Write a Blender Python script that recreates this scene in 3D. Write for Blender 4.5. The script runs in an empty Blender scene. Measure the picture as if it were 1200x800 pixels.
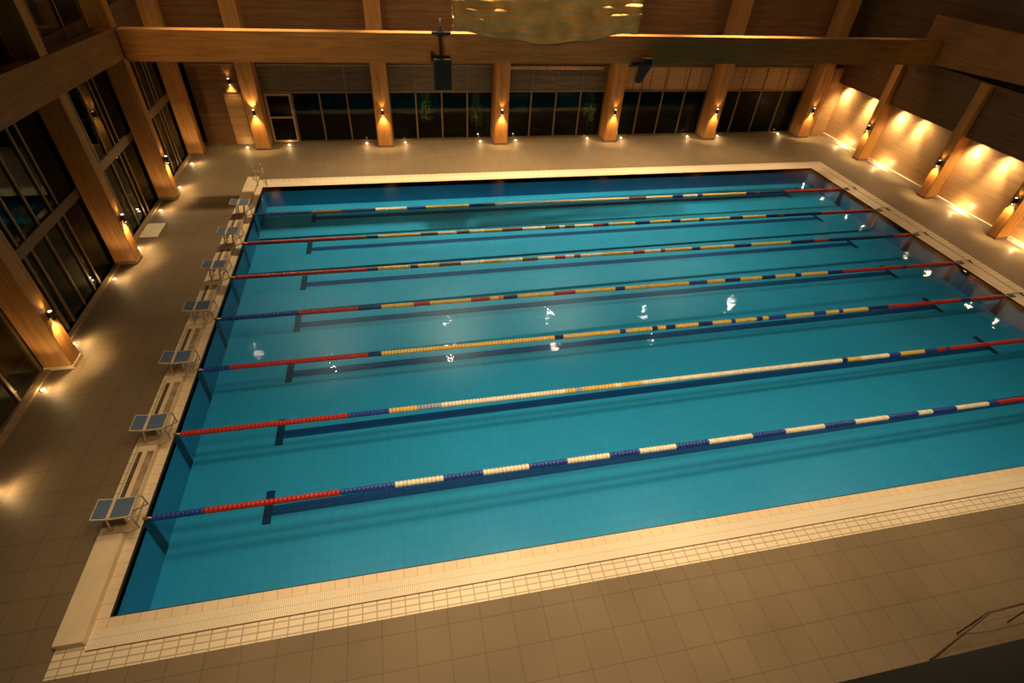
import bpy, math, random
from mathutils import Vector, Matrix
random.seed(7)
PI = math.pi
SC = bpy.context.scene
COL = SC.collection

# ------------------------------------------------------------------ helpers
class MB:
    """collects polygons; build() links them as ONE mesh object"""
    def __init__(s): s.v = []; s.f = []; s.m = []; s.sm = []
    def add(s, vs, fs, mat=0, smooth=False):
        o = len(s.v); s.v += [tuple(p) for p in vs]
        for f in fs: s.f.append([o + i for i in f]); s.m.append(mat); s.sm.append(smooth)
        return s
    def hexa(s, p, mat=0):   # 8 points: bottom ring 0-3 (ccw), top ring 4-7
        return s.add(p, [(3,2,1,0),(4,5,6,7),(0,1,5,4),(1,2,6,5),(2,3,7,6),(3,0,4,7)], mat)
    def box(s, x0, x1, y0, y1, z0, z1, mat=0):
        return s.hexa([(x0,y0,z0),(x1,y0,z0),(x1,y1,z0),(x0,y1,z0),(x0,y0,z1),(x1,y0,z1),(x1,y1,z1),(x0,y1,z1)], mat)
    def bbox(s, x0, x1, y0, y1, z0, z1, b=0.01, mat=0):   # box with chamfered vertical and top edges
        def ring(d, z): return [(x0+d,y0+b+d-d,z),(x0+b,y0+d,z),(x1-b,y0+d,z),(x1-d,y0+b,z),(x1-d,y1-b,z),(x1-b,y1-d,z),(x0+b,y1-d,z),(x0+d,y1-b,z)]
        rs = [ring(b*.6, z0), ring(0, z0+b), ring(0, z1-b), ring(b*.6, z1)]
        vs = [p for r in rs for p in r]; fs = []
        for k in range(3):
            for i in range(8):
                j = (i+1) % 8; fs.append((k*8+i, k*8+j, k*8+8+j, k*8+8+i))
        fs.append(tuple(range(7, -1, -1))); fs.append(tuple(range(24, 32)))
        return s.add(vs, fs, mat)
    def tube(s, pts, r, n=8, mat=0, caps=True):
        pts = [Vector(p) for p in pts]; rr = r if isinstance(r, (list, tuple)) else [r]*len(pts)
        vs = []; fs = []; up = None
        for i, p in enumerate(pts):
            t = (pts[min(i+1, len(pts)-1)] - pts[max(i-1, 0)]).normalized()
            if up is None:
                up = Vector((0,0,1)) if abs(t.z) < .9 else Vector((1,0,0))
            a = (up - t*up.dot(t)).normalized(); b = t.cross(a); up = a
            for k in range(n):
                q = 2*PI*k/n; vs.append(p + (a*math.cos(q) + b*math.sin(q))*rr[i])
        for i in range(len(pts)-1):
            for k in range(n):
                l = (k+1) % n; fs.append((i*n+k, i*n+l, i*n+n+l, i*n+n+k))
        s.add(vs, fs, mat, True)
        if caps:
            m = len(pts)-1
            s.add([vs[k] for k in range(n)], [tuple(range(n-1, -1, -1))], mat)
            s.add([vs[m*n+k] for k in range(n)], [tuple(range(n))], mat)
        return s
    def lathe(s, prof, n=16, c=(0,0,0), axis='z', mat=0, smooth=True):
        vs = []; fs = []
        for r, h in prof:
            for k in range(n):
                q = 2*PI*k/n; u, w = r*math.cos(q), r*math.sin(q)
                vs.append({'z': (c[0]+u, c[1]+w, c[2]+h), 'x': (c[0]+h, c[1]+u, c[2]+w), 'y': (c[0]+w, c[1]+h, c[2]+u)}[axis])
        for i in range(len(prof)-1):
            for k in range(n):
                l = (k+1) % n; fs.append((i*n+k, i*n+l, i*n+n+l, i*n+n+k))
        return s.add(vs, fs, mat, smooth)
    def build(s, name, mats, parent=None, label=None):
        me = bpy.data.meshes.new(name)
        me.from_pydata(s.v, [], s.f)
        if not isinstance(mats, (list, tuple)): mats = [mats]
        for m in mats: me.materials.append(m)
        me.polygons.foreach_set('material_index', s.m)
        me.polygons.foreach_set('use_smooth', s.sm)
        me.update()
        o = bpy.data.objects.new(name, me); COL.objects.link(o)
        if parent is not None: o.parent = parent
        if label: o['label'] = label
        return o

def tag(o, label, cat, group=None):
    o['label'] = label; o['category'] = cat
    if group: o['group'] = group
    return o
def thing(name, label, cat, loc=(0,0,0), group=None, rz=0):
    o = bpy.data.objects.new(name, None); COL.objects.link(o)
    o.location = loc; o.rotation_euler = (0, 0, rz); o.empty_display_size = .2
    return tag(o, label, cat, group)
def struct(o):
    o['kind'] = 'structure'; return o
def copy_tree(o, parent=None):
    c = o.copy(); COL.objects.link(c)
    if parent is not None: c.parent = parent
    for ch in list(o.children): copy_tree(ch, c)
    return c

# ------------------------------------------------------------------ materials
def new_mat(name):
    m = bpy.data.materials.new(name); m.use_nodes = True
    nt = m.node_tree; b = nt.nodes['Principled BSDF']
    return m, nt, b
def N(nt, t, **kw):
    n = nt.nodes.new(t)
    for k, v in kw.items():
        if k in n.inputs: n.inputs[k].default_value = v
        else: setattr(n, k, v)
    return n
def ramp(nt, fac, stops):
    r = nt.nodes.new('ShaderNodeValToRGB')
    e = r.color_ramp.elements
    while len(e) < len(stops): e.new(.5)
    for i, (p, c) in enumerate(stops): e[i].position = p; e[i].color = (*c, 1)
    nt.links.new(fac, r.inputs[0]); return r
def coords(nt, scale=(1,1,1), rot=(0,0,0)):
    t = nt.nodes.new('ShaderNodeTexCoord'); m = nt.nodes.new('ShaderNodeMapping')
    m.inputs['Scale'].default_value = scale; m.inputs['Rotation'].default_value = rot
    nt.links.new(t.outputs['Object'], m.inputs[0]); return m.outputs[0]
def bump(nt, b, h, s=.2, d=.01):
    n = nt.nodes.new('ShaderNodeBump'); n.inputs['Strength'].default_value = s; n.inputs['Distance'].default_value = d
    nt.links.new(h, n.inputs['Height']); nt.links.new(n.outputs[0], b.inputs['Normal'])

def plain(name, c, rough=.5, metal=0., vary=.12, scale=6, spec=.5):
    m, nt, b = new_mat(name)
    n = N(nt, 'ShaderNodeTexNoise', Scale=scale, Detail=4.)
    nt.links.new(coords(nt), n.inputs['Vector'])
    lo = tuple(x*(1-vary) for x in c); hi = tuple(min(1, x*(1+vary)) for x in c)
    nt.links.new(ramp(nt, n.outputs[0], [(.3, lo), (.7, hi)]).outputs[0], b.inputs['Base Color'])
    b.inputs['Roughness'].default_value = rough; b.inputs['Metallic'].default_value = metal
    b.inputs['Specular IOR Level'].default_value = spec
    return m

def wood(name, c, axis='z', plank=0., paxis='x', rough=.55, vary=.35, joint=(.3,.26,.22)):
    """grain along axis; optional board joints every `plank` metres along paxis"""
    m, nt, b = new_mat(name)
    sc = [9, 9, 9]; sc['xyz'.index(axis)] = .5
    n = N(nt, 'ShaderNodeTexNoise', Scale=1.6, Detail=7., Roughness=.6, Distortion=.6)
    nt.links.new(coords(nt, sc), n.inputs['Vector'])
    lo = tuple(x*(1-vary) for x in c); hi = tuple(min(1, x*(1+vary)) for x in c)
    r = ramp(nt, n.outputs[0], [(.28, lo), (.5, c), (.75, hi)])
    out = r.outputs[0]
    n2 = N(nt, 'ShaderNodeTexNoise', Scale=.7, Detail=3.)
    nt.links.new(coords(nt), n2.inputs['Vector'])
    mx = nt.nodes.new('ShaderNodeMixRGB'); mx.blend_type = 'MULTIPLY'; mx.inputs[0].default_value = .6
    nt.links.new(out, mx.inputs[1]); nt.links.new(ramp(nt, n2.outputs[0], [(.3, (.7,.66,.6)), (.7, (1,1,1))]).outputs[0], mx.inputs[2])
    out = mx.outputs[0]
    if plank:
        sep = nt.nodes.new('ShaderNodeSeparateXYZ'); nt.links.new(coords(nt), sep.inputs[0])
        md = nt.nodes.new('ShaderNodeMath'); md.operation = 'FRACT'
        dv = nt.nodes.new('ShaderNodeMath'); dv.operation = 'DIVIDE'; dv.inputs[1].default_value = plank
        nt.links.new(sep.outputs['XYZ'.index(paxis.upper())], dv.inputs[0]); nt.links.new(dv.outputs[0], md.inputs[0])
        g = ramp(nt, md.outputs[0], [(0, joint), (.03, joint), (.05, (1,1,1)), (1, (1,1,1))])
        m2 = nt.nodes.new('ShaderNodeMixRGB'); m2.blend_type = 'MULTIPLY'; m2.inputs[0].default_value = 1
        nt.links.new(out, m2.inputs[1]); nt.links.new(g.outputs[0], m2.inputs[2]); out = m2.outputs[0]
    nt.links.new(out, b.inputs['Base Color'])
    b.inputs['Roughness'].default_value = rough
    bump(nt, b, n.outputs[0], .15, .01)
    return m

def tile(name, c1, c2, grout, size, mortar=.006, rough=.4, rot=(0,0,0), size_y=None, wear=.25, off=0., spec=.5):
    m, nt, b = new_mat(name)
    br = N(nt, 'ShaderNodeTexBrick', offset=off, squash=1.)
    br.inputs['Scale'].default_value = 1.; br.inputs['Mortar Size'].default_value = mortar
    br.inputs['Mortar Smooth'].default_value = .1
    br.inputs['Brick Width'].default_value = size; br.inputs['Row Height'].default_value = size_y or size
    br.inputs['Color1'].default_value = (*c1, 1); br.inputs['Color2'].default_value = (*c2, 1); br.inputs['Mortar'].default_value = (*grout, 1)
    nt.links.new(coords(nt, rot=rot), br.inputs['Vector'])
    n = N(nt, 'ShaderNodeTexNoise', Scale=.55, Detail=5.)
    nt.links.new(coords(nt), n.inputs['Vector'])
    mx = nt.nodes.new('ShaderNodeMixRGB'); mx.blend_type = 'MULTIPLY'; mx.inputs[0].default_value = wear
    nt.links.new(br.outputs['Color'], mx.inputs[1])
    nt.links.new(ramp(nt, n.outputs[0], [(.3, (.45,.42,.4)), (.7, (1,1,1))]).outputs[0], mx.inputs[2])
    nt.links.new(mx.outputs[0], b.inputs['Base Color'])
    b.inputs['Roughness'].default_value = rough; b.inputs['Specular IOR Level'].default_value = spec
    return m

def emit(name, c, s):
    m = bpy.data.materials.new(name); m.use_nodes = True; nt = m.node_tree; nt.nodes.clear()
    o = nt.nodes.new('ShaderNodeOutputMaterial'); e = nt.nodes.new('ShaderNodeEmission')
    e.inputs[0].default_value = (*c, 1); e.inputs[1].default_value = s
    nt.links.new(e.outputs[0], o.inputs[0]); return m

def glass_mat():
    m = bpy.data.materials.new('window_glass'); m.use_nodes = True; nt = m.node_tree; nt.nodes.clear()
    o = nt.nodes.new('ShaderNodeOutputMaterial'); mx = nt.nodes.new('ShaderNodeMixShader')
    t = nt.nodes.new('ShaderNodeBsdfTransparent'); t.inputs[0].default_value = (.72,.78,.74,1)
    g = nt.nodes.new('ShaderNodeBsdfGlossy'); g.inputs['Roughness'].default_value = .015
    lw = nt.nodes.new('ShaderNodeLayerWeight'); lw.inputs[0].default_value = .5
    p = nt.nodes.new('ShaderNodeMath'); p.operation = 'POWER'; p.inputs[1].default_value = 4.
    k = nt.nodes.new('ShaderNodeMath'); k.operation = 'MULTIPLY_ADD'; k.inputs[1].default_value = .8; k.inputs[2].default_value = .014
    nt.links.new(lw.outputs['Facing'], p.inputs[0]); nt.links.new(p.outputs[0], k.inputs[0])
    nt.links.new(k.outputs[0], mx.inputs[0]); nt.links.new(t.outputs[0], mx.inputs[1]); nt.links.new(g.outputs[0], mx.inputs[2])
    nt.links.new(mx.outputs[0], o.inputs[0]); return m

def water_mat():
    m = bpy.data.materials.new('pool_water'); m.use_nodes = True; nt = m.node_tree; nt.nodes.clear()
    o = nt.nodes.new('ShaderNodeOutputMaterial'); mx = nt.nodes.new('ShaderNodeMixShader')
    t = nt.nodes.new('ShaderNodeBsdfTransparent'); t.inputs[0].default_value = (.80,.96,1,1)
    g = nt.nodes.new('ShaderNodeBsdfGlossy'); g.inputs['Roughness'].default_value = .03
    fr = nt.nodes.new('ShaderNodeFresnel'); fr.inputs[0].default_value = 1.33
    n1 = N(nt, 'ShaderNodeTexNoise', Scale=1.1, Detail=2.); n2 = N(nt, 'ShaderNodeTexNoise', Scale=4.5, Detail=2.)
    nt.links.new(coords(nt, (.6,1,1)), n1.inputs['Vector']); nt.links.new(coords(nt), n2.inputs['Vector'])
    ad = nt.nodes.new('ShaderNodeMath'); ad.operation = 'MULTIPLY_ADD'; ad.inputs[1].default_value = .22
    nt.links.new(n2.outputs[0], ad.inputs[0]); nt.links.new(n1.outputs[0], ad.inputs[2])
    b = nt.nodes.new('ShaderNodeBump'); b.inputs['Strength'].default_value = .5; b.inputs['Distance'].default_value = .03
    nt.links.new(ad.outputs[0], b.inputs['Height'])
    nt.links.new(b.outputs[0], g.inputs['Normal']); nt.links.new(b.outputs[0], fr.inputs['Normal'])
    nt.links.new(fr.outputs[0], mx.inputs[0]); nt.links.new(t.outputs[0], mx.inputs[1]); nt.links.new(g.outputs[0], mx.inputs[2])
    nt.links.new(mx.outputs[0], o.inputs[0]); return m

CREAM = (.78,.68,.50)
M = dict(
    deck=tile('deck_tile', (.205,.152,.090), (.215,.160,.095), (.11,.08,.046), .55, .005, .6, wear=.35, spec=.3),
    mosaic=tile('cream_mosaic', CREAM, (.84,.72,.53), (.48,.37,.22), .24, .012, .4, size_y=.113),
    mosaic_y=tile('cream_mosaic_turned', CREAM, (.84,.72,.53), (.48,.37,.22), .113, .012, .4, size_y=.24),
    coping=tile('cream_coping_tile', (.78,.63,.42), (.82,.67,.46), (.52,.40,.25), .24, .006, .35, size_y=.9),
    coping_y=tile('cream_coping_tile_turned', (.78,.63,.42), (.82,.67,.46), (.52,.40,.25), .9, .006, .35, size_y=.24),
    grate=tile('white_overflow_grating', (.88,.78,.60), (.90,.80,.62), (.64,.53,.37), .035, .007, .4, size_y=.16),
    grate_y=tile('white_overflow_grating_turned', (.88,.78,.60), (.90,.80,.62), (.64,.53,.37), .16, .007, .4, size_y=.035),
    slab=plain('cream_slab', (.76,.61,.40), .45, vary=.08, scale=2.5),
    drain=tile('dark_drain_grating', (.16,.11,.06), (.30,.22,.13), (.07,.05,.03), .09, .014, .6, size_y=.05, wear=.8),
    drain_brown=plain('brown_worn_channel', (.34,.25,.15), .6, vary=.4, scale=5),
    groove=plain('dark_groove', (.16,.11,.06), .7),
    edge=plain('black_edge_strip', (.012,.012,.012), .6),
    pool=tile('turquoise_pool_mosaic', (.026,.315,.60), (.028,.33,.62), (.023,.285,.55), .25, .010, .35, wear=.12),
    pool_x=tile('turquoise_wall_mosaic', (.024,.29,.55), (.026,.305,.57), (.022,.255,.48), .25, .012, .35, rot=(0,PI/2,0), wear=.12),
    pool_y=tile('turquoise_wall_mosaic_turned', (.024,.29,.55), (.026,.305,.57), (.022,.255,.48), .25, .012, .35, rot=(PI/2,0,0), wear=.12),
    line=tile('navy_line_tile', (.004,.055,.21), (.005,.065,.235), (.004,.04,.15), .30, .012, .35),
    line_dark=tile('dark_navy_tile', (.004,.035,.09), (.005,.04,.10), (.003,.025,.06), .30, .012, .35),
    column=wood('orange_timber', (.56,.26,.065), 'z'),
    beam_x=wood('timber_grain_x', (.48,.215,.052), 'x'),
    beam_y=wood('timber_grain_y', (.36,.155,.036), 'y'),
    boards=wood('brown_boarding', (.24,.11,.034), 'x', .3, 'z'),
    boards_y=wood('brown_boarding_turned', (.24,.11,.034), 'y', .3, 'z'),
    panel=wood('pale_timber_panel', (.64,.385,.175), 'y', .62, 'z', rough=.36, vary=.16, joint=(.9,.87,.84)),
    panel_x=wood('pale_fascia_board', (.60,.36,.15), 'x', .9, 'x', rough=.45, vary=.2),
    panel_dark=wood('olive_brown_glossy_panel', (.17,.12,.055), 'x', rough=.22, vary=.5),
    dark_wood=wood('dark_boarding', (.16,.08,.03), 'y', .4, 'z'),
    ceil=wood('ceiling_boarding', (.20,.105,.04), 'x', .4, 'y'),
    plinth=plain('brown_plinth', (.20,.13,.07), .5),
    skirt=plain('pale_skirting', (.86,.74,.54), .4),
    frame=plain('bronze_frame', (.22,.145,.07), .45, .3),
    frame_light=plain('light_bronze_frame', (.42,.29,.15), .45, .2),
    steel=plain('brushed_steel', (.55,.47,.36), .35, .85),
    rail=plain('brown_metal', (.09,.06,.035), .45, .4),
    dark_steel=plain('dark_metal', (.03,.027,.024), .45, .5),
    black=plain('black_plastic', (.045,.030,.022), .6),
    chrome=plain('chrome', (.75,.72,.68), .18, 1.),
    brass=plain('brass_hook', (.60,.36,.10), .35, .9),
    pad=plain('blue_grey_pad', (.085,.135,.24), .8, vary=.15, scale=30),
    block=plain('cream_block_shell', (.62,.48,.30), .5),
    pale_patch=plain('pale_sheet', (.62,.40,.15), .95, vary=.3, scale=1.4),
    mat=plain('pale_doormat', (.80,.70,.50), .8, vary=.15, scale=14),
    ground=plain('night_ground', (.02,.022,.015), .9),
    leaf=plain('leaf', (.22,.24,.03), .7, vary=.4, scale=3),
    bark=plain('bark', (.06,.04,.02), .9),
    lens=emit('lamp_lens', (1,.74,.40), 30.),
    bulb=emit('white_bulb', (1,.88,.70), 85.),
    lens_dim=emit('lamp_lens_upper', (1,.70,.36), 10.),
    led=emit('floor_lamp_lens', (1,.76,.42), 34.),
    glass=glass_mat(), water=water_mat(),
    F_r=plain('red_float', (.46,.03,.02), .4), F_b=plain('blue_float', (.02,.06,.34), .4), F_n=plain('navy_float', (.01,.03,.15), .4),
    F_w=plain('white_float', (.88,.80,.62), .4), F_y=plain('yellow_float', (.78,.54,.13), .4), F_o=plain('orange_float', (.80,.25,.03), .4),
    F_k=plain('brown_float', (.22,.10,.035), .5), F_m=plain('pale_blue_float', (.35,.42,.55), .4),
)

# ------------------------------------------------------------------ camera
cam = bpy.data.cameras.new('camera'); co = bpy.data.objects.new('camera', cam); COL.objects.link(co)
co.location = (5.35049, -4.86718, 9.50016)
co.rotation_euler = (Matrix.Rotation(-0.240938, 3, 'Z') @ Matrix.Rotation(0.866483, 3, 'X') @ Matrix.Rotation(0.066082, 3, 'Z')).to_euler()
cam.sensor_width = 36; cam.lens = 620.25/1200*36; cam.clip_start = .05; cam.clip_end = 300
SC.camera = co

# ------------------------------------------------------------------ room constants
W, L = 16.68, 25.0
XL, XR, YB, YN, ZC = -3.6, 28.75, 21.55, -7.5, 10.8
ROPE = [1.83 + 2.08*i for i in range(7)]
LINE = [2.38, 4.50, 6.65, 8.80, 10.95, 13.18, 15.5]
def depth(x, y):
    a = 1.2 - .45*x/25; b = .85 - .10*x/25
    return -(a + (b-a)*y/16.7)

# ------------------------------------------------------------------ floor, pool
b = MB()
x0, x1, y0, y1 = -.64, 26.0, -.83, 17.43
b.box(XL-.6, XR+.3, YN, y0, -.25, 0).box(XL-.6, XR+.3, y1, YB+.3, -.25, 0).box(XL-.6, x0, y0, y1, -.25, 0).box(x1, XR+.3, y0, y1, -.25, 0)
struct(b.build('floor', M['deck']))

b = MB()   # sloping basin floor and walls
nx, ny = 25, 17
vs = [(L*i/nx, W*j/ny, depth(L*i/nx, W*j/ny)) for j in range(ny+1) for i in range(nx+1)]
b.add(vs, [(j*(nx+1)+i, j*(nx+1)+i+1, (j+1)*(nx+1)+i+1, (j+1)*(nx+1)+i) for j in range(ny) for i in range(nx)])
for i in range(nx):
    for (y, m_, fl) in ((0, 2, 0), (W, 2, 1)):
        xa, xb = L*i/nx, L*(i+1)/nx
        b.add([(xa,y,depth(xa,y)),(xb,y,depth(xb,y)),(xb,y,-.002),(xa,y,-.002)], [(3,2,1,0) if not fl else (0,1,2,3)], m_)
for j in range(ny):
    for x in (0, L):
        ya, yb = W*j/ny, W*(j+1)/ny
        b.add([(x,ya,depth(x,ya)),(x,yb,depth(x,yb)),(x,yb,-.002),(x,ya,-.002)], [(0,1,2,3)], 1)
basin = struct(b.build('pool_basin', [M['pool'], M['pool_x'], M['pool_y']]))
for k in range(7):
    y = LINE[k]; w = .125; b = MB(); e = .006
    n = 24; xa, xb = 1.8, 23.3
    vs = []
    for i in range(n+1):
        x = xa + (xb-xa)*i/n
        vs += [(x, y-w, depth(x,y-w)+e), (x, y+w, depth(x,y+w)+e)]
    b.add(vs, [(2*i, 2*i+2, 2*i+3, 2*i+1) for i in range(n)])
    for xc in (1.89, 23.22):
        d = .09
        b.add([(x, yy, depth(x,yy)+e+.004) for x, yy in ((xc-d,y-.32),(xc+d,y-.32),(xc+d,y+.52),(xc-d,y+.52))], [(0,1,2,3)], 1)
    b.build('lane_line', [M['line'], M['line_dark']], basin, 'dark blue lane line with a crossbar at each end')
    for x, s in ((.006, 1), (L-.006, -1)):
        yy = ROPE[k]
        b = MB(); b.add([(x,yy-.12,depth(x,yy)), (x,yy+.12,depth(x,yy)), (x,yy+.12,-.06), (x,yy-.12,-.06)], [(0,1,2,3)])
        b.build('wall_stripe', M['line_dark'], basin, 'dark blue vertical stripe on the pool end wall')
b = MB(); n = 1
b.add([(0,0,-.03),(L,0,-.03),(L,W,-.03),(0,W,-.03)], [(0,1,2,3)])
wt = b.build('pool_water', M['water']); tag(wt, 'clear turquoise water filling the swimming pool', 'water'); wt['kind'] = 'stuff'

# coping: near, far, right bands and the raised starting slab on the left
def coping(name, side):
    b = MB()
    if side == 'near':
        b.box(-.2, 26.0, -.17, 0, -.2, .0); r = struct(b.build(name, M['coping']))
        MB().box(-.2, 26.0, -.48, -.17, -.2, -.004).build('grating', M['grate'], r, 'pale fine slotted overflow grating')
        MB().box(-.2, 26.0, -.505, -.48, -.2, -.02).build('groove', M['groove'], r)
        MB().box(-.64, 26.0, -.83, -.505, -.2, .0).build('tile_band', M['mosaic'], r, 'band of small cream tiles')
        MB().box(-.64, -.2, -.505, -.40, -.2, .0).build('tile_band', M['mosaic'], r)
        MB().box(0, L, 0, .02, -.05, -.008).build('edge_strip', M['edge'], r, 'thin black strip along the water edge')
    elif side == 'far':
        b.box(-.2, 26.0, W, W+.2, -.2, 0); r = struct(b.build(name, M['coping']))
        MB().box(-.2, 26.0, W+.2, W+.52, -.2, -.004).build('grating', M['grate'], r)
        MB().box(-.2, 26.0, W+.52, y1, -.2, .0).build('tile_band', M['mosaic'], r)
    else:
        b.box(L, L+.22, -.0, W, -.2, 0); r = struct(b.build(name, M['coping_y']))
        MB().box(L+.22, L+.56, 0, W, -.2, -.004).build('grating', M['grate_y'], r)
        MB().box(L+.56, L+.6, 0, W, -.2, -.02).build('groove', M['groove'], r)
        MB().box(L+.6, 26.0, 0, W, -.2, 0).build('tile_band', M['mosaic_y'], r)
    return r
coping('trim_1', 'near'); coping('trim_2', 'far'); coping('trim_3', 'right')
b = MB(); b.box(-.2, 0, 0, W, -.2, 0); r = struct(b.build('trim_4', M['coping_y']))
MB().box(0, .02, .02, W, -.05, -.008).build('edge_strip', M['edge'], r, 'thin black strip along the water edge')
ZS = .14
b = MB(); b.bbox(-.64, -.2, -.40, 17.43, -.2, ZS, .012)
slab = struct(b.build('starting_slab', M['slab']))
BY = [1.70 + 2.065*i for i in range(7)]
for k in range(6):
    ya, yb = BY[k]+.36, BY[k+1]-.36
    MB().box(-.52, -.44, ya, yb, ZS-.02, ZS+.004).build('drain_grating', M['drain'], slab, 'dark stained drain grating in the slab')
    MB().box(-.345, -.215, ya, yb, ZS-.02, ZS+.004).build('channel_strip', M['drain_brown'], slab, 'worn brown channel strip in the slab')
    MB().box(-.635, -.55, ya-.2, yb+.2, ZS-.02, ZS+.003).build('tile_strip', M['mosaic_y'], slab)

# ------------------------------------------------------------------ shell
struct(MB().box(XL-.6, XR+.6, YN-.3, YN, -.25, ZC).build('wall_near', M['boards']))
struct(MB().box(XL-.6, XR+.6, YN, YB+.3, ZC, ZC+.2).build('ceiling', M['ceil']))
# right wall: pale panels below, dark bulkhead above
struct(MB().box(XR, XR+.3, YN, YB+.3, 0, 4.72).build('wall_right', M['panel']))
struct(MB().box(XR, XR+.3, YN, YB+.3, 4.72, ZC).build('wall_right_upper', M['dark_wood']))
struct(MB().box(28.36, XR, YN+.02, 20.98, 2.72, 4.7).build('bulkhead', M['dark_wood']))
sk = MB()
for ya, yb in ((YN+.02, 5.05), (5.6, 9.38), (9.86, 13.0), (13.5, 17.35), (17.85, 20.95)):
    sk.box(XR-.10, XR, ya, yb, 0, .16)
struct(sk.build('baseboard_right', M['skirt']))
# back wall: upper boarding, plus timber return in both corners
b = MB(); b.box(XL-.6, XR+.3, YB-.05, YB+.2, 3.38, ZC); struct(b.build('wall_back', M['boards']))
b = MB(); b.box(27.52, XR, 21.0, YB+.2, 0, 3.38); struct(b.build('wall_back_return', M['panel_x']))
b = MB(); b.box(-2.95, -.83, 21.35, YB+.2, 0, 3.38); struct(b.build('wall_back_panel', M['boards']))
b = MB(); b.box(-1.72, -1.02, 21.3, 21.35, .02, 2.27)
d = struct(b.build('door_1', wood('pale_door_boards', (.62,.38,.16), 'x', .42, 'z', vary=.2)))
MB().box(-1.76, -1.72, 21.29, 21.35, 0, 2.31).box(-1.02, -.98, 21.29, 21.35, 0, 2.31).box(-1.72, -1.02, 21.29, 21.35, 2.27, 2.31).build('door_frame', M['boards'], d)
MB().lathe([(.0,-.05),(.022,-.05),(.022,0)], 10, (-1.08, 21.3, 1.05), 'y').build('door_handle', M['steel'], d)
b = MB(); b.box(-2.95, -.85, 21.27, 21.35, 0, .07); struct(b.build('baseboard_back', M['plinth']))

# ------------------------------------------------------------------ columns
ords = ['first', 'second', 'third', 'fourth', 'fifth', 'sixth', 'seventh', 'eighth', 'ninth', 'tenth', 'eleventh', 'twelfth']
def column(x0, x1, y0, y1, z1, label, group, z0=0, plinth=None):
    t = thing('timber_column', label, 'column', ((x0+x1)/2, (y0+y1)/2, 0), group)
    a, c = (x1-x0)/2, (y1-y0)/2
    MB().bbox(-a, a, -c, c, .10, z1, .012).build('shaft', M['column'], t)
    MB().bbox(-a-.012, a+.012, -c-.012, c+.012, 0, .10, .008).build('plinth', M[plinth or 'plinth'], t, 'low brown plinth')
    return t
ZLB = lambda y: 4.80 + .033*(16-y)     # underside of the left beam
ZLT = lambda y: 5.64 + .042*(16-y)
LC = [(6.49, 6.95), (11.32, 11.72), (15.85, 16.22), (20.2, 20.6)]
for i, (ya, yb) in enumerate(LC):
    lab = ['large orange timber column nearest on the left glass wall, a wall lamp on its pool side',
           'second timber column along the left glass wall, just before the pale doormat',
           'third timber column along the left glass wall, level with the last starting block',
           'farthest timber column of the left glass wall, beside the boarded corner'][i]
    column(-3.53, -2.9, ya, yb, ZLB(ya)-.01 if i < 3 else 10.75, lab, 'timber columns of the left glass wall', plinth='slab' if i == 0 else None)
    if i < 3:
        struct(MB().box(-3.53, -2.9, ya, yb, ZLT(yb)+.02, 10.78).build('upper_post', M['column']))
BC = [(-.83,-.2), (4.57,5.24), (10.08,10.72), (15.73,16.36), (21.25,21.85), (26.87,27.5)]
for i, (xa, xb) in enumerate(BC):
    column(xa, xb, 20.65, 21.46, 10.75, ['leftmost timber column of the far windows, lamp lit both up and down',
        'second timber column from the left between the far windows', 'third timber column from the left between the far windows, right of the hanging speaker',
        'fourth timber column from the left, left of the black wall bracket', 'fifth timber column from the left between the far windows',
        'rightmost timber column of the far windows, by the corner'][i], 'timber columns along the far windows')
RC = [(17.38, 17.8), (13.02, 13.46), (9.42, 9.82), (5.1, 5.56)]
for i, (ya, yb) in enumerate(RC[:3]):
    column(28.14, 28.74, ya, yb, 4.66 if i == 0 else 4.7, ['farthest timber column of the right wall, near the back corner',
        'middle timber column of the right wall between two bright panels', 'nearest timber column of the right wall at the right picture edge'][i], 'timber columns of the right wall')

# ------------------------------------------------------------------ beams (ring around the hall)
def prism(name, pts, mat, label, group='timber beams'):
    return tag(MB().hexa(pts).build(name, mat), label, 'beam', group)
prism('timber_beam', [(-3.25,YN+.02,ZLB(YN)),(-2.88,YN+.02,ZLB(YN)),(-2.88,16.35,ZLB(16.35)),(-3.25,16.35,ZLB(16.35)),
                      (-3.25,YN+.02,ZLT(YN)),(-2.88,YN+.02,ZLT(YN)),(-2.88,16.35,ZLT(16.35)),(-3.25,16.35,ZLT(16.35))], M['beam_y'],
      'deep timber beam running along the left wall above the tall windows')
prism('timber_beam', [(-2.84,15.95,4.70),(28.08,15.95,4.74),(28.08,16.35,4.74),(-2.84,16.35,4.70),
                      (-2.84,15.95,5.61),(28.08,15.95,5.66),(28.08,16.35,5.66),(-2.84,16.35,5.61)], M['beam_x'],
      'long horizontal timber beam spanning the hall before the far windows')
rb = lambda y: 4.72 + .062*(16.4-y); rt = lambda y: 6.45
prism('timber_beam', [(28.12,YN+.02,rb(YN)),(28.7,YN+.02,rb(YN)),(28.7,16.9,rb(16.9)),(28.12,16.9,rb(16.9)),
                      (28.12,YN+.02,6.45),(28.7,YN+.02,6.45),(28.7,16.9,6.45),(28.12,16.9,6.45)], M['beam_y'],
      'deep timber beam along the right wall above the bright panels')

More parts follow.
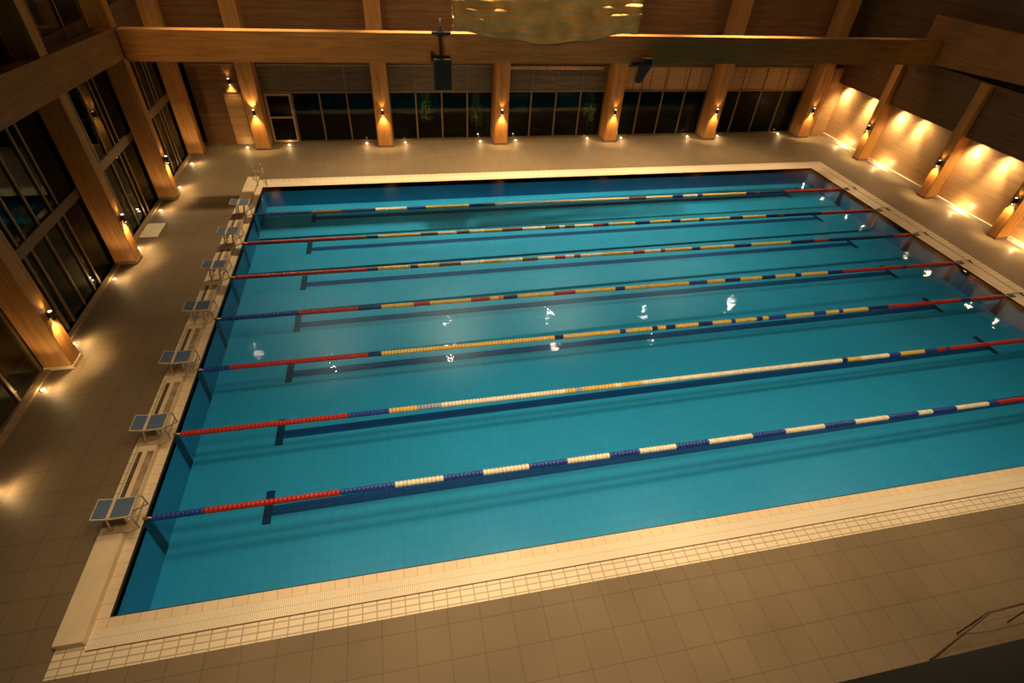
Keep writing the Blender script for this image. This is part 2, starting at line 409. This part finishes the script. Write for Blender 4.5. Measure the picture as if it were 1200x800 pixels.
# ------------------------------------------------------------------ glazing
def glazing(name, horizontal, a0, a1, plane, n, ztr, ztop, thick=.06, tr=.10, upper='glass', umat='panel_x', door=False, mat='frame'):
    """a window wall: horizontal=True runs along x at y=plane, else along y at x=plane"""
    def bx(m, a, b_, d0, d1, z0, z1):
        if horizontal: m.box(a, b_, plane+d0, plane+d1, z0, z1)
        else: m.box(plane-d1, plane-d0, a, b_, z0, z1)
        return m
    step = (a1-a0)/n
    f = MB()
    bx(f, a0, a1, -.05, .05, 0, .07); bx(f, a0, a1, -.05, .05, ztop-.07, ztop)
    bx(f, a0, a0+.05, -.05, .05, .07, ztop-.07); bx(f, a1-.05, a1, -.05, .05, .07, ztop-.07)
    r = struct(f.build(name, M[mat]))
    for i in range(1, n):
        m = MB(); bx(m, a0+i*step-thick/2, a0+i*step+thick/2, -.045, .045, .07, ztop-.07); m.build('mullion', M[mat], r)
    m = MB(); bx(m, a0+.05, a1-.05, -.07, .05, ztr-tr/2, ztr+tr/2); m.build('transom', M[mat], r)
    for i in range(n):
        xa, xb = a0+i*step+thick/2, a0+(i+1)*step-thick/2
        m = MB(); bx(m, xa, xb, -.008, .008, .07, ztr-tr/2); m.build('glass_pane', M['glass'], r)
        if upper == 'glass':
            m = MB(); bx(m, xa, xb, -.008, .008, ztr+tr/2, ztop-.07); m.build('glass_pane', M['glass'], r)
        else:
            m = MB(); bx(m, xa, xb, -.02, .02, ztr+tr/2, ztop-.07); m.build('fascia_panel', M[umat], r, 'timber panel above the glass')
    return r, bx
for i in range(5):
    w_, bx = glazing('window_%d' % (i+1), True, BC[i][1]+.01, BC[i+1][0]-.01, 21.5, 4, 2.23, 3.36, .07, .08, 'panel', 'panel_dark' if i < 3 else 'panel_x')  # dim bays get a darker panel colour, lit bays a pale one
    if i == 2:
        MB().box(BC[2][1]+.06, BC[3][0]-.3, 21.40, 21.43, 3.19, 3.33).build('lit_head_strip', M['panel_x'], w_, 'pale strip standing in for light along the head of the window')  # pale timber colour stands in for bright light at the window head
    if i == 0:     # glazed door leaf in the first pane
        dm = MB(); xa, xb = BC[0][1]+.08, BC[0][1]+1.16
        dm.box(xa, xa+.07, 21.40, 21.45, .08, 2.18).box(xb-.07, xb, 21.40, 21.45, .08, 2.18).box(xa+.07, xb-.07, 21.40, 21.45, .08, .16).box(xa+.07, xb-.07, 21.40, 21.45, 2.10, 2.18).box(xa+.07, xb-.07, 21.40, 21.45, 1.14, 1.20)
        dd = struct(dm.build('door_2', M['frame_light']))
        MB().box(xb-.05, xb-.02, 21.37, 21.40, .95, 1.25).build('door_handle', M['steel'], dd)
edges = [1.9] + [v for c in LC for v in c]
spans = [(2.2, 6.48), (6.96, 11.31), (11.73, 15.84), (16.23, 20.19)]
for i, (a, c) in enumerate(spans):
    glazing('window_%d' % (i+6), False, a, c, -3.6, 4, 2.42, 4.9, .08, .26)
struct(MB().box(-3.54, -3.40, 2.2, 6.48, 0, .05).box(-3.54, -3.40, 6.98, 11.3, 0, .05).box(-3.54, -3.40, 11.75, 15.83, 0, .05).box(-3.54, -3.40, 16.25, 20.18, 0, .05).build('baseboard_left', M['frame_light']))
# clerestory glazing over the left beam
for i, (a, c) in enumerate([(6.96, 11.31), (11.73, 15.84), (16.23, 20.19)]):
    glazing('window_%d' % (i+10), False, a, c, -3.6, 3, 7.4, 10.7, .08, .16)
b = MB(); b.box(XL-.12, XL+.02, 2.2, 20.19, 4.92, 5.9).box(XL-.12, XL+.02, YN, 2.18, 0, ZC).box(XL-.12, XL+.02, 2.2, 6.95, 5.9, ZC)
struct(MB().box(XL-.1, XL+.12, 20.62, YB-.06, 0, ZC-.02).build('wall_left_return', M['boards_y']))
for _a, _c in ((6.48,6.96),(11.31,11.73),(15.84,16.23),(20.19,20.62)): b.box(XL-.12, XL+.02, _a, _c, 0, 4.92)
struct(b.build('wall_left', M['dark_wood']))

# outside at night
struct(MB().box(-30, 60, YB+.3, 60, -.9, -.6).box(-30, XL-.62, -20, YB+.3, -.9, -.6).build('ground_outside', M['ground']))
def slender_tree(x, y, h, label):
    t = thing('slender_tree', label, 'tree', (x, y, -.6), 'lit trees beyond the far windows')
    MB().tube([(0,0,0),(.02,0,h*.5),(0,.02,h*.9)], [.05,.035,.01], 6).build('trunk', M['bark'], t)
    m = MB()
    for k in range(420):
        z = h*(.12 + .88*random.random()); rr = .34*(1-(z/h)**2)*math.sqrt(random.random()) + .02
        q = random.random()*2*PI; c = Vector((rr*math.cos(q), rr*math.sin(q), z))
        u = Vector((random.gauss(0,1), random.gauss(0,1), random.gauss(0,1))).normalized(); v = u.orthogonal().normalized(); s = .05
        m.add([c-u*s, c+v*s*.5, c+u*s, c-v*s*.5], [(0,1,2,3)])
    m.build('foliage', M['leaf'], t)
slender_tree(9.75, 24.5, 2.5, 'yellow-lit slender tree outside the second far window')
slender_tree(16.15, 24.5, 3.0, 'tall yellow-lit slender tree outside the third far window')
slender_tree(7.12, 25.2, 2.3, 'dim slender tree outside the left part of the second far window')

# ------------------------------------------------------------------ lights
WARM = (1, .71, .40); AMB = (1, .63, .25); AMB2 = (1, .66, .30); WASH = (1, .72, .38)
def point(x, y, z, p, c=AMB2, r=.05):
    l = bpy.data.lights.new('lamp_or_fill_light', 'POINT'); l.energy = p; l.color = c; l.shadow_soft_size = r
    o = bpy.data.objects.new('lamp_or_fill_light', l); COL.objects.link(o); o.location = (x, y, z); return o
def spot(loc, to, p, c=AMB2, r=.04, ang=60, blend=.7):
    l = bpy.data.lights.new('lamp_or_fill_light', 'SPOT'); l.energy = p; l.color = c; l.shadow_soft_size = r
    l.spot_size = math.radians(ang); l.spot_blend = blend
    o = bpy.data.objects.new('lamp_or_fill_light', l); COL.objects.link(o); o.location = loc
    o.rotation_euler = (Vector(to)-Vector(loc)).to_track_quat('-Z', 'Y').to_euler(); return o

# sconces
sc_proto = thing('wall_sconce', '', 'wall lamp', (0,0,0))
MB().lathe([(0,-.11),(.05,-.11),(.05,.11),(0,.11)], 16, (0,0,0), smooth=False).build('body', M['dark_steel'], sc_proto)
MB().box(-.035, .035, .03, .085, -.05, .05).build('bracket', M['dark_steel'], sc_proto)
MB().lathe([(0,-.118),(.036,-.118),(.036,-.108)], 14).build('lower_lens', M['lens'], sc_proto, 'glowing lower lens')
MB().lathe([(.036,.108),(.036,.116),(0,.116)], 14).build('upper_lens', M['lens_dim'], sc_proto, 'glowing upper lens')
first = [True]
def sconce(x, y, z, rz, label, group, up=14, down=60):
    t = sc_proto if first[0] else copy_tree(sc_proto)
    first[0] = False
    t.location = (x, y, z); t.rotation_euler = (0, 0, rz); t['label'] = label; t['group'] = group
    d = Matrix.Rotation(rz, 3, 'Z') @ Vector((0, 1, 0))
    spot((x, y, z-.15), (x+d.x*.14, y+d.y*.14, z-1.2), down*2.2, AMB, .03, 85, .9)
    spot((x, y, z+.15), (x+d.x*.14, y+d.y*.14, z+.9), up, AMB, .03, 85, .9)
for i, (xa, xb) in enumerate(BC):
    sconce((xa+xb)/2, 20.565, [1.66,1.6,1.55,1.5,1.47,1.45][i], 0, 'wall lamp on the %s column from the left along the far windows' % ords[i], 'lamps on the far columns', up=60 if i == 0 else 10)
sconce(-1.36, 21.265, 2.72, 0, 'wall lamp above the pale timber door in the far left corner', 'lamps on the far columns', up=6, down=45)
for i in range(3):
    sconce(-2.815, (LC[i][0]+LC[i][1])/2, 1.47, PI/2, ['wall lamp on the large nearest orange column of the left wall', 'wall lamp on the second column of the left glass wall', 'wall lamp on the third column of the left glass wall'][i], 'lamps on the left columns', up=7, down=60)
for i in range(3):
    sconce(28.055, (RC[i][0]+RC[i][1])/2, 1.55, -PI/2, ['wall lamp on the farthest column of the right wall', 'wall lamp on the middle column of the right wall', 'wall lamp on the nearest right column at the picture edge'][i], 'lamps on the right columns', up=7, down=60)

# floor uplights
up_proto = thing('floor_uplight', '', 'floor lamp', (0,0,0))
MB().lathe([(.075,0),(.075,.010),(.042,.016),(.042,.006)], 18).build('rim', M['steel'], up_proto)
MB().lathe([(.040,.010),(.032,.020),(.015,.026),(0,.028)], 14).build('lens', M['led'], up_proto, 'glowing domed lens')
first_u = [True]
def uplight(x, y, label, group, p=5., dx=0, dy=0, aim=(0,-1)):
    t = up_proto if first_u[0] else copy_tree(up_proto)
    first_u[0] = False
    t.location = (x, y, 0); t['label'] = label; t['group'] = group
    spot((x+dx, y+dy, .26), (x+dx+aim[0], y+dy+aim[1], .02), p*.8, AMB2, .05, 176, .9)
    point(x+dx*.2, y+dy*.2, .10, p*.22, AMB2, .02)
for i, (x, y) in enumerate([(-1.26,21.0),(.52,21.2),(4.02,21.2),(5.82,21.2),(9.46,21.15),(11.25,21.2),(15.03,21.25),(16.86,21.2),(20.6,21.2),(22.37,21.22),(26.12,21.3)]):
    uplight(x, y, 'glowing floor uplight, %s from the left along the far windows' % ords[i], 'floor uplights along the far windows', 12, dy=-.14)
for i, (x, y) in enumerate([(-3.0,2.9),(-3.3,5.8),(-3.28,7.47),(-3.30,10.49),(-3.19,12.28),(-3.25,14.96),(-3.08,16.9),(-3.2,19.27)]):
    uplight(x, y, 'glowing floor uplight, %s from the near end along the left glass wall' % ords[i], 'floor uplights along the left glass wall', 26, dx=.16, aim=(1,.15))
for i, (x, y) in enumerate([(28.32,19.25),(28.32,16.42),(28.35,11.7),(28.2,8.68)]):
    uplight(x, y, 'glowing floor uplight, %s from the far corner along the right wall' % ords[i], 'floor uplights along the right wall', 40, dx=-.02, aim=(1,0))
for (x, y), (ya, yb) in zip(((-3.22,5.8),(-3.22,10.45),(-3.2,14.96),(-3.2,19.27)), LC):
    spot((x, y, .16), (-3.2, ya, 1.5), 34, AMB, .04, 80, .9)      # the uplights also wash the column beside them
for x, y in ((9.75,24.5),(16.15,24.5),(7.12,25.2)):
    spot((x-.1, y-.8, -.5), (x, y, .9), 90, (.95,.85,.25), .05, 70, .8)   # garden lamps on the trees
# recessed wall washers in the bulkhead of the right wall
dl_proto = thing('recessed_downlight', '', 'ceiling lamp', (0,0,0))
MB().lathe([(.07,0),(.07,-.012),(.05,-.012),(.05,0)], 16).build('rim', M['steel'], dl_proto)
MB().lathe([(.05,-.004),(0,-.006)], 14).build('lens', M['lens'], dl_proto, 'glowing lens')
for i, (y, hot) in enumerate(((20.5,1),(18.7,0),(16.7,1),(15.5,0),(12.5,1),(11.2,0),(8.9,1),(7.6,0))):
    t = dl_proto if i == 0 else copy_tree(dl_proto)
    t.location = (28.47, y, 2.716); t['group'] = 'downlights over the right wall panels'
    t['label'] = 'small recessed downlight above the right wall panels, %s from the far corner' % ords[i]
    spot((28.47, y, 2.68), (28.75, y, .9), 250 if hot else 400, WASH, .03, 84 if hot else 60, 1.)
    spot((28.42, y, 2.66), (28.75, y-.6, 1.0), 120, WASH, .03, 150, 1.)
    if hot: spot((28.58, y, 2.68), (28.74, y, 1.6), 70, WASH, .03, 70, 1.)
# pendant lamps high over the pool (seen as glints on the water)
hl_proto = thing('pendant_lamp', '', 'ceiling lamp', (0,0,0))
MB().lathe([(.30,0),(.27,.12),(.12,.22),(.06,.30),(0,.30)], 24).build('shade', M['dark_steel'], hl_proto)
MB().tube([(0,0,.30),(0,0,1.0)], .015, 8).build('rod', M['dark_steel'], hl_proto)
MB().lathe([(0,-.04),(.07,-.03),(.12,.02),(.12,.07),(.08,.14),(0,.16)], 20).build('bulb', M['bulb'], hl_proto, 'glowing white bulb')
HL = [(1.1,16.7,2300),(7.3,16.7,4000),(13.1,16.5,4000),(19.0,16.4,3600),(-2.9,18.4,120),(7.5,19.6,900),(13.5,19.4,900),(19.5,19.0,900),(25.6,19.2,600)]
for i, (x, y, p) in enumerate(HL):
    t = hl_proto if i == 0 else copy_tree(hl_proto)
    t.location = (x, y, 9.8); t['group'] = 'pendant lamps mirrored in the water'
    t['label'] = 'high pendant lamp mirrored as a white glint in the pool water'
    spot((x, y, 9.62), (x, y - (1.2 if i < 4 else 1.8), 0), p*(1 if i < 4 else 1.25), WARM if i < 4 else AMB2, .15, 84 if i < 4 else 66, .7)
# rows of lamps over the near half (out of the picture)
for y, ps in ((-1.9, ((2.8,330),(5.5,950),(9.5,880),(14.0,400),(19,120))), (1.3, ((1.9,420),(6,850),(11,850),(16,750),(22,650))), (3.4, ((2.2,620),(7.5,1050),(13.5,1050),(20.0,1050)))):
    for x, p in ps: spot((x, y, 9.7), (x, y + .6, 0), p, WARM, .7, 92, .7)

# warm unseen spots added to brighten the far beam, sheet and upper walls
spot((1.0, 8.0, 9.5), (2.2, 16, 4.9), 950, AMB, .1, 62, .25)
spot((10.5, 9.0, 9.6), (10.8, 15.9, 6.7), 430, AMB, .1, 64, .5)
spot((18.8, 19.0, 8.0), (19.0, 21.4, 5.9), 60, AMB, .1, 50, .3)
spot((-1.5, 13.2, 9.0), (-3.1, 15.9, 6.6), 70, (1,.62,.16), .1, 34, .4)
spot((24.0, 8.0, 9.0), (28.1, 12.0, 5.8), 150, AMB, .1, 60, .5)

# ------------------------------------------------------------------ lane ropes
SEG = ['o0.13 b1.06 r3.61 b4.7 w5.71 b6.55 w7.56 b8.42 w9.41 b10.12 w11.02 b11.84 w12.97 b13.84 w14.91 b15.77 w16.73 b17.61 w18.04 b18.77 w19.78 b20.08 r23.87 b24.8',
     'o0.13 r3.7 b4.63 y5.29 m5.86 w8.47 w8.96 y9.23 m9.39 y10.28 w10.46 y11.02 w16.98 n17.15 y17.59 w18.52 b18.9 y19.71 b20.15 r20.45 b20.6 r24.8',
     'o0.05 b0.74 r4.15 n4.48 y9.24 n9.49 y11.18 b11.36 y12.18 n12.35 y12.61 n12.91 y13.65 n14.1 y14.72 b14.86 y15.57 n15.78 y15.98 b16.57 y17.55 b17.98 y18.44 b18.59 y19.5 n20.26 r23.03 n23.44 r24.8',
     'o0.09 b2.2 r3.86 n4.51 y5.45 r5.93 y7.17 r7.74 y8.01 o8.17 n8.6 y9.77 r10.47 y11.8 n12.12 y14.35 b15 y15.65 n16.22 y17.02 n17.53 y18.29 n18.52 y19.56 n20.17 r22.63 n22.78 r24.8',
     'o0.05 r4.09 n4.43 y5.47 n5.71 y6.41 k7.12 w7.89 y8.5 w9.21 k9.75 w10.35 r10.72 w11.05 k11.27 w12.08 y13.22 r13.64 w14.26 k14.43 y15.46 n15.8 y17.16 n17.86 y19.5 n20.49 r21.12 n24.03 r24.8',
     'o0.13 r3.64 k4.07 n4.45 y5.94 k6.55 w7.22 k7.69 w8.25 y8.89 k9.66 w10.54 k11.07 w11.3 k11.67 w12.41 r12.82 n13.03 y14.11 n14.71 y15.6 n16 y16.8 n17.02 y18.14 n18.71 y19.75 n20.33 k20.57 n22.32 r24.8',
     'o0.14 n2.05 k3.12 n4.38 w5.56 b6.28 y7.97 n8.59 k9 w14.66 k15.42 w16.62 n17.09 w17.76 b18 y20.07 n20.53 k20.74 n22 r24.8']
CN = dict(r='red', b='blue', n='navy', w='white', y='yellow', o='orange', k='brown', m='pale blue')
RL = ['blue and white lane rope nearest the camera, red towards both ends', 'second lane rope from the near side, long pale stretch in its middle',
      'third lane rope from the near side, mostly yellow in its middle', 'fourth lane rope, the middle one, yellow with red and blue pieces',
      'fifth lane rope from the near side, red up to its first pale piece', 'sixth lane rope from the near side, next to the farthest',
      'farthest lane rope, dark near the starting slab then pale']
for k in range(7):
    t = thing('lane_rope', RL[k], 'lane rope', (0, ROPE[k], 0), 'lane ropes across the pool')
    MB().tube([(-.02,0,.02),(.1,0,.0),(L*.5,0,-.008),(L-.1,0,.0),(L+.03,0,.02)], .012, 6).build('cable', M['steel'], t)
    MB().lathe([(0,-.03),(.03,-.02),(.04,0.02),(.03,.08),(.014,.13)], 10, (.0,0,.015), 'x').build('end_hook', M['brass'], t, 'brass end hook')
    x = .14
    for tok in SEG[k].split():
        c, xe = tok[0], float(tok[1:])
        if c == 'o' and xe < .2: continue
        m = MB(); n = max(1, round((xe-x)/.085)); s = (xe-x)/n; prof = []
        for q in range(n):
            a = x + q*s
            prof += [(.035, a), (.062, a+.12*s), (.066, a+.5*s), (.062, a+.88*s)]
        prof.append((.035, xe)); prof = [(0, x)] + prof + [(0, xe)]
        m.lathe(prof, 9, (0,0,0), 'x', smooth=False).build('float_section', M['F_'+c], t, '%s float section' % CN[c])
        x = xe

# anchor brackets on the far end
an = None
for k in range(7):
    lab = 'dark rope anchor bracket on the right pool edge, %s from the near side' % ords[k]
    if an is None:
        an = t = thing('anchor_bracket', lab, 'bracket', (25.15, ROPE[k], 0), 'rope anchors on the right pool edge')
        MB().bbox(-.1, .1, -.1, .1, 0, .02, .005).build('base_plate', M['dark_steel'], t)
        MB().tube([(-.08,0,.02),(-.09,0,.07),(-.04,0,.10),(.36,0,.10),(.42,0,.07),(.42,0,.01)], .018, 8).build('bar', M['steel'], t)
        MB().tube([(.42,-.12,.02),(.42,.12,.02)], .018, 8).build('foot_bar', M['dark_steel'], t)
    else:
        t = copy_tree(an); t.location = (25.15, ROPE[k], 0); t['label'] = lab

# ------------------------------------------------------------------ starting blocks
def make_block():
    t = thing('starting_block', '', 'starting block', (0,0,ZS), 'starting blocks along the left pool edge')
    MB().bbox(-.55, -.16, -.20, .20, 0, .02, .005).build('base_plate', M['block'], t)
    for sy in (-.13, .13):
        MB().tube([(-.42,sy,.02),(-.36,sy,.455)], .022, 8).build('post', M['steel'], t)
    MB().tube([(-.20,0,.02),(-.18,0,.2),(-.1,0,.455)], .03, 8).build('front_strut', M['steel'], t)
    m = MB()
    m.hexa([(-.55,-.22,.50),(-.285,-.22,.455),(-.285,.22,.455),(-.55,.22,.50),(-.55,-.22,.53),(-.285,-.22,.485),(-.285,.22,.485),(-.55,.22,.53)])
    m.hexa([(-.285,-.22,.455),(.08,-.22,.46),(.08,.22,.46),(-.285,.22,.455),(-.285,-.22,.485),(.08,-.22,.49),(.08,.22,.49),(-.285,.22,.485)])
    m.build('platform', M['block'], t, 'cream platform frame')
    def padm(xa, xb, za, zb):
        q = MB(); y = .195
        return q.hexa([(xa,-y,za),(xb,-y,zb),(xb,y,zb),(xa,y,za),(xa,-y,za+.008),(xb,-y,zb+.008),(xb,y,zb+.008),(xa,y,za+.008)])
    padm(-.53, -.315, .528, .491).build('pad', M['pad'], t, 'blue-grey rear pad')
    padm(-.255, .058, .4855, .4895).build('pad', M['pad'], t, 'blue-grey front pad')
    MB().tube([(.05,-.24,.46),(.12,-.25,.42),(.13,-.25,.16),(-.08,-.25,.05),(-.2,-.21,.02)], .014, 8).tube([(.05,.24,.46),(.12,.25,.42),(.13,.25,.16),(-.08,.25,.05),(-.2,.21,.02)], .014, 8).tube([(.125,-.25,.30),(.125,.25,.30)], .014, 8).build('hand_rail', M['steel'], t, 'bent steel hand rail')
    return t
blk = make_block()
BL = ['nearest starting block with two blue-grey pads, at the bottom left', 'second starting block from the near end', 'third starting block from the near end',
      'fourth starting block, the middle one of the row', 'fifth starting block from the near end', 'sixth starting block from the near end, next to the farthest', 'farthest starting block by the far left pool corner']
for k in range(7):
    t = blk if k == 0 else copy_tree(blk)
    t.location = (0, BY[k], ZS); t['label'] = BL[k]

# ------------------------------------------------------------------ small things
# hanging speaker and side bracket on the far beam
t = thing('hanging_speaker', 'black speaker box hung on a rod from the far timber beam', 'speaker', (7.2, 15.85, 3.9))
MB().bbox(-.30, .33, -.30, .06, 0, 1.02, .02).build('cabinet', M['black'], t)
MB().box(-.26, .29, -.315, -.30, .04, .98).build('grille', M['dark_steel'], t)
MB().box(-.36, .30, -.12, .03, 1.02, 1.07).box(-.36, -.31, -.12, .03, .9, 1.22).build('yoke', M['dark_steel'], t)
MB().tube([(0,-.02,1.05),(-.03,-.02,1.8)], .05, 10).build('rod', M['dark_steel'], t)
MB().bbox(-.30, .35, -.08, .12, 1.74, 1.80, .01).lathe([(.14,1.80),(.05,1.95),(.03,2.2),(0,2.2)], 10).build('clamp', M['dark_steel'], t)
t = thing('wall_speaker', 'small black speaker on a bracket below the far beam, seen from the side', 'speaker', (14.8, 15.8, 4.1))
MB().hexa([(-.14,-.1,0),(.02,-.1,0),(.02,.12,0),(-.14,.12,0),(-.06,-.2,.66),(.34,-.2,.66),(.34,.15,.66),(-.06,.15,.66)]).build('cabinet', M['black'], t)
MB().bbox(-.05, .33, -.15, .14, .66, .86, .02).build('bracket', M['dark_steel'], t)
MB().bbox(-.42, -.05, -.05, .1, .62, .72, .01).build('arm', M['dark_steel'], t)
# guessed form: rippled sheet for an unidentified pale patch at the beam
m = MB(); nx, ny = 60, 26
top = lambda u: 6.75
def sheet(u, v):
    x = 7.62 + 6.8*u
    low = 5.72 - .34*math.sin(PI*min(1, max(0, u*1.02)))**1.5 + .03*math.sin(23*u)
    z = 6.8 + (low-6.8)*v
    y = 15.88 + .05*math.sin(9*u+5*v) + .04*math.sin(27*v+6*u) + .025*math.sin(41*u-13*v) + .02*random.random() - .05*math.sin(PI*v)
    return (x, min(y, 15.93), z)
vs = [sheet(i/nx, j/ny) for j in range(ny+1) for i in range(nx+1)]
m.add(vs, [(j*(nx+1)+i, (j+1)*(nx+1)+i, (j+1)*(nx+1)+i+1, j*(nx+1)+i+1) for j in range(ny) for i in range(nx)], 0, True)
o = m.build('rippled_sheet', M['pale_patch']); tag(o, 'pale rippled sheet standing in for an unidentified patch along the middle of the far timber beam', 'sheet')
md = o.modifiers.new('thick', 'SOLIDIFY'); md.thickness = .012
# doormat
t = thing('doormat', 'pale doormat on the floor by the left glass doors', 'doormat', (-3.08, 13.48, 0))
MB().bbox(-.30, .28, -.5, .48, 0, .02, .006).build('mat', M['mat'], t)
MB().box(-.32, .30, -.52, -.5, 0, .022).box(-.32, .30, .48, .5, 0, .022).build('border', M['plinth'], t)
# pool ladder at the far left corner
t = thing('pool_ladder', 'steel pool ladder rails at the far left pool corner', 'ladder', (-.25, 17.1, 0))
for sx in (-.05, .28):
    MB().tube([(sx-.12,.42,0),(sx-.12,.42,.5),(sx-.1,.36,.62),(sx-.05,.2,.66),(sx+.05,-.05,.58),(sx+.1,-.2,.3),(sx+.12,-.3,.0)], .02, 8).build('rail', M['steel'], t)
MB().tube([(-.17,.42,.3),(.16,.42,.3)], .015, 8).build('crossbar', M['steel'], t)
# stair rail at the bottom right
t = thing('stair_rail', 'thin dark handrail with two bars on the near deck, at the bottom right corner', 'handrail', (13.3, -3.1, 0))
MB().tube([(.09,0,.0),(.12,0,.06),(.9,.26,.9),(1.7,.28,.9),(3.2,.28,.9)], .016, 8).build('handrail', M['rail'], t)
MB().tube([(.55,.14,.5),(1.0,.10,.5),(3.0,.1,.5)], .010, 8).build('lower_bar', M['steel'], t)
for x in (.9, 2.0, 3.1):
    MB().tube([(x,.27,0),(x,.27,.9)], .012, 8).build('post', M['rail'], t)
# balcony parapet the picture is taken from
struct(MB().box(XL-.5, XR, YN+.05, -4.22, 5.7, 6.0).build('balcony_slab', M['edge']))  # black base colour stands in for the slab being unlit

# ------------------------------------------------------------------ world, view
w = bpy.data.worlds.new('night'); SC.world = w; w.use_nodes = True
w.node_tree.nodes['Background'].inputs[0].default_value = (.10,.12,.10,1); w.node_tree.nodes['Background'].inputs[1].default_value = .04
SC.view_settings.view_transform = 'Standard'; SC.view_settings.look = 'None'; SC.view_settings.gamma = 1; SC.view_settings.exposure = 0
SC.view_settings.use_curve_mapping = False
SC.cycles.max_bounces = 8; SC.cycles.transparent_max_bounces = 16; SC.cycles.caustics_reflective = False; SC.cycles.caustics_refractive = False
SC.cycles.sample_clamp_indirect = 4
SC.cycles.use_denoising = True
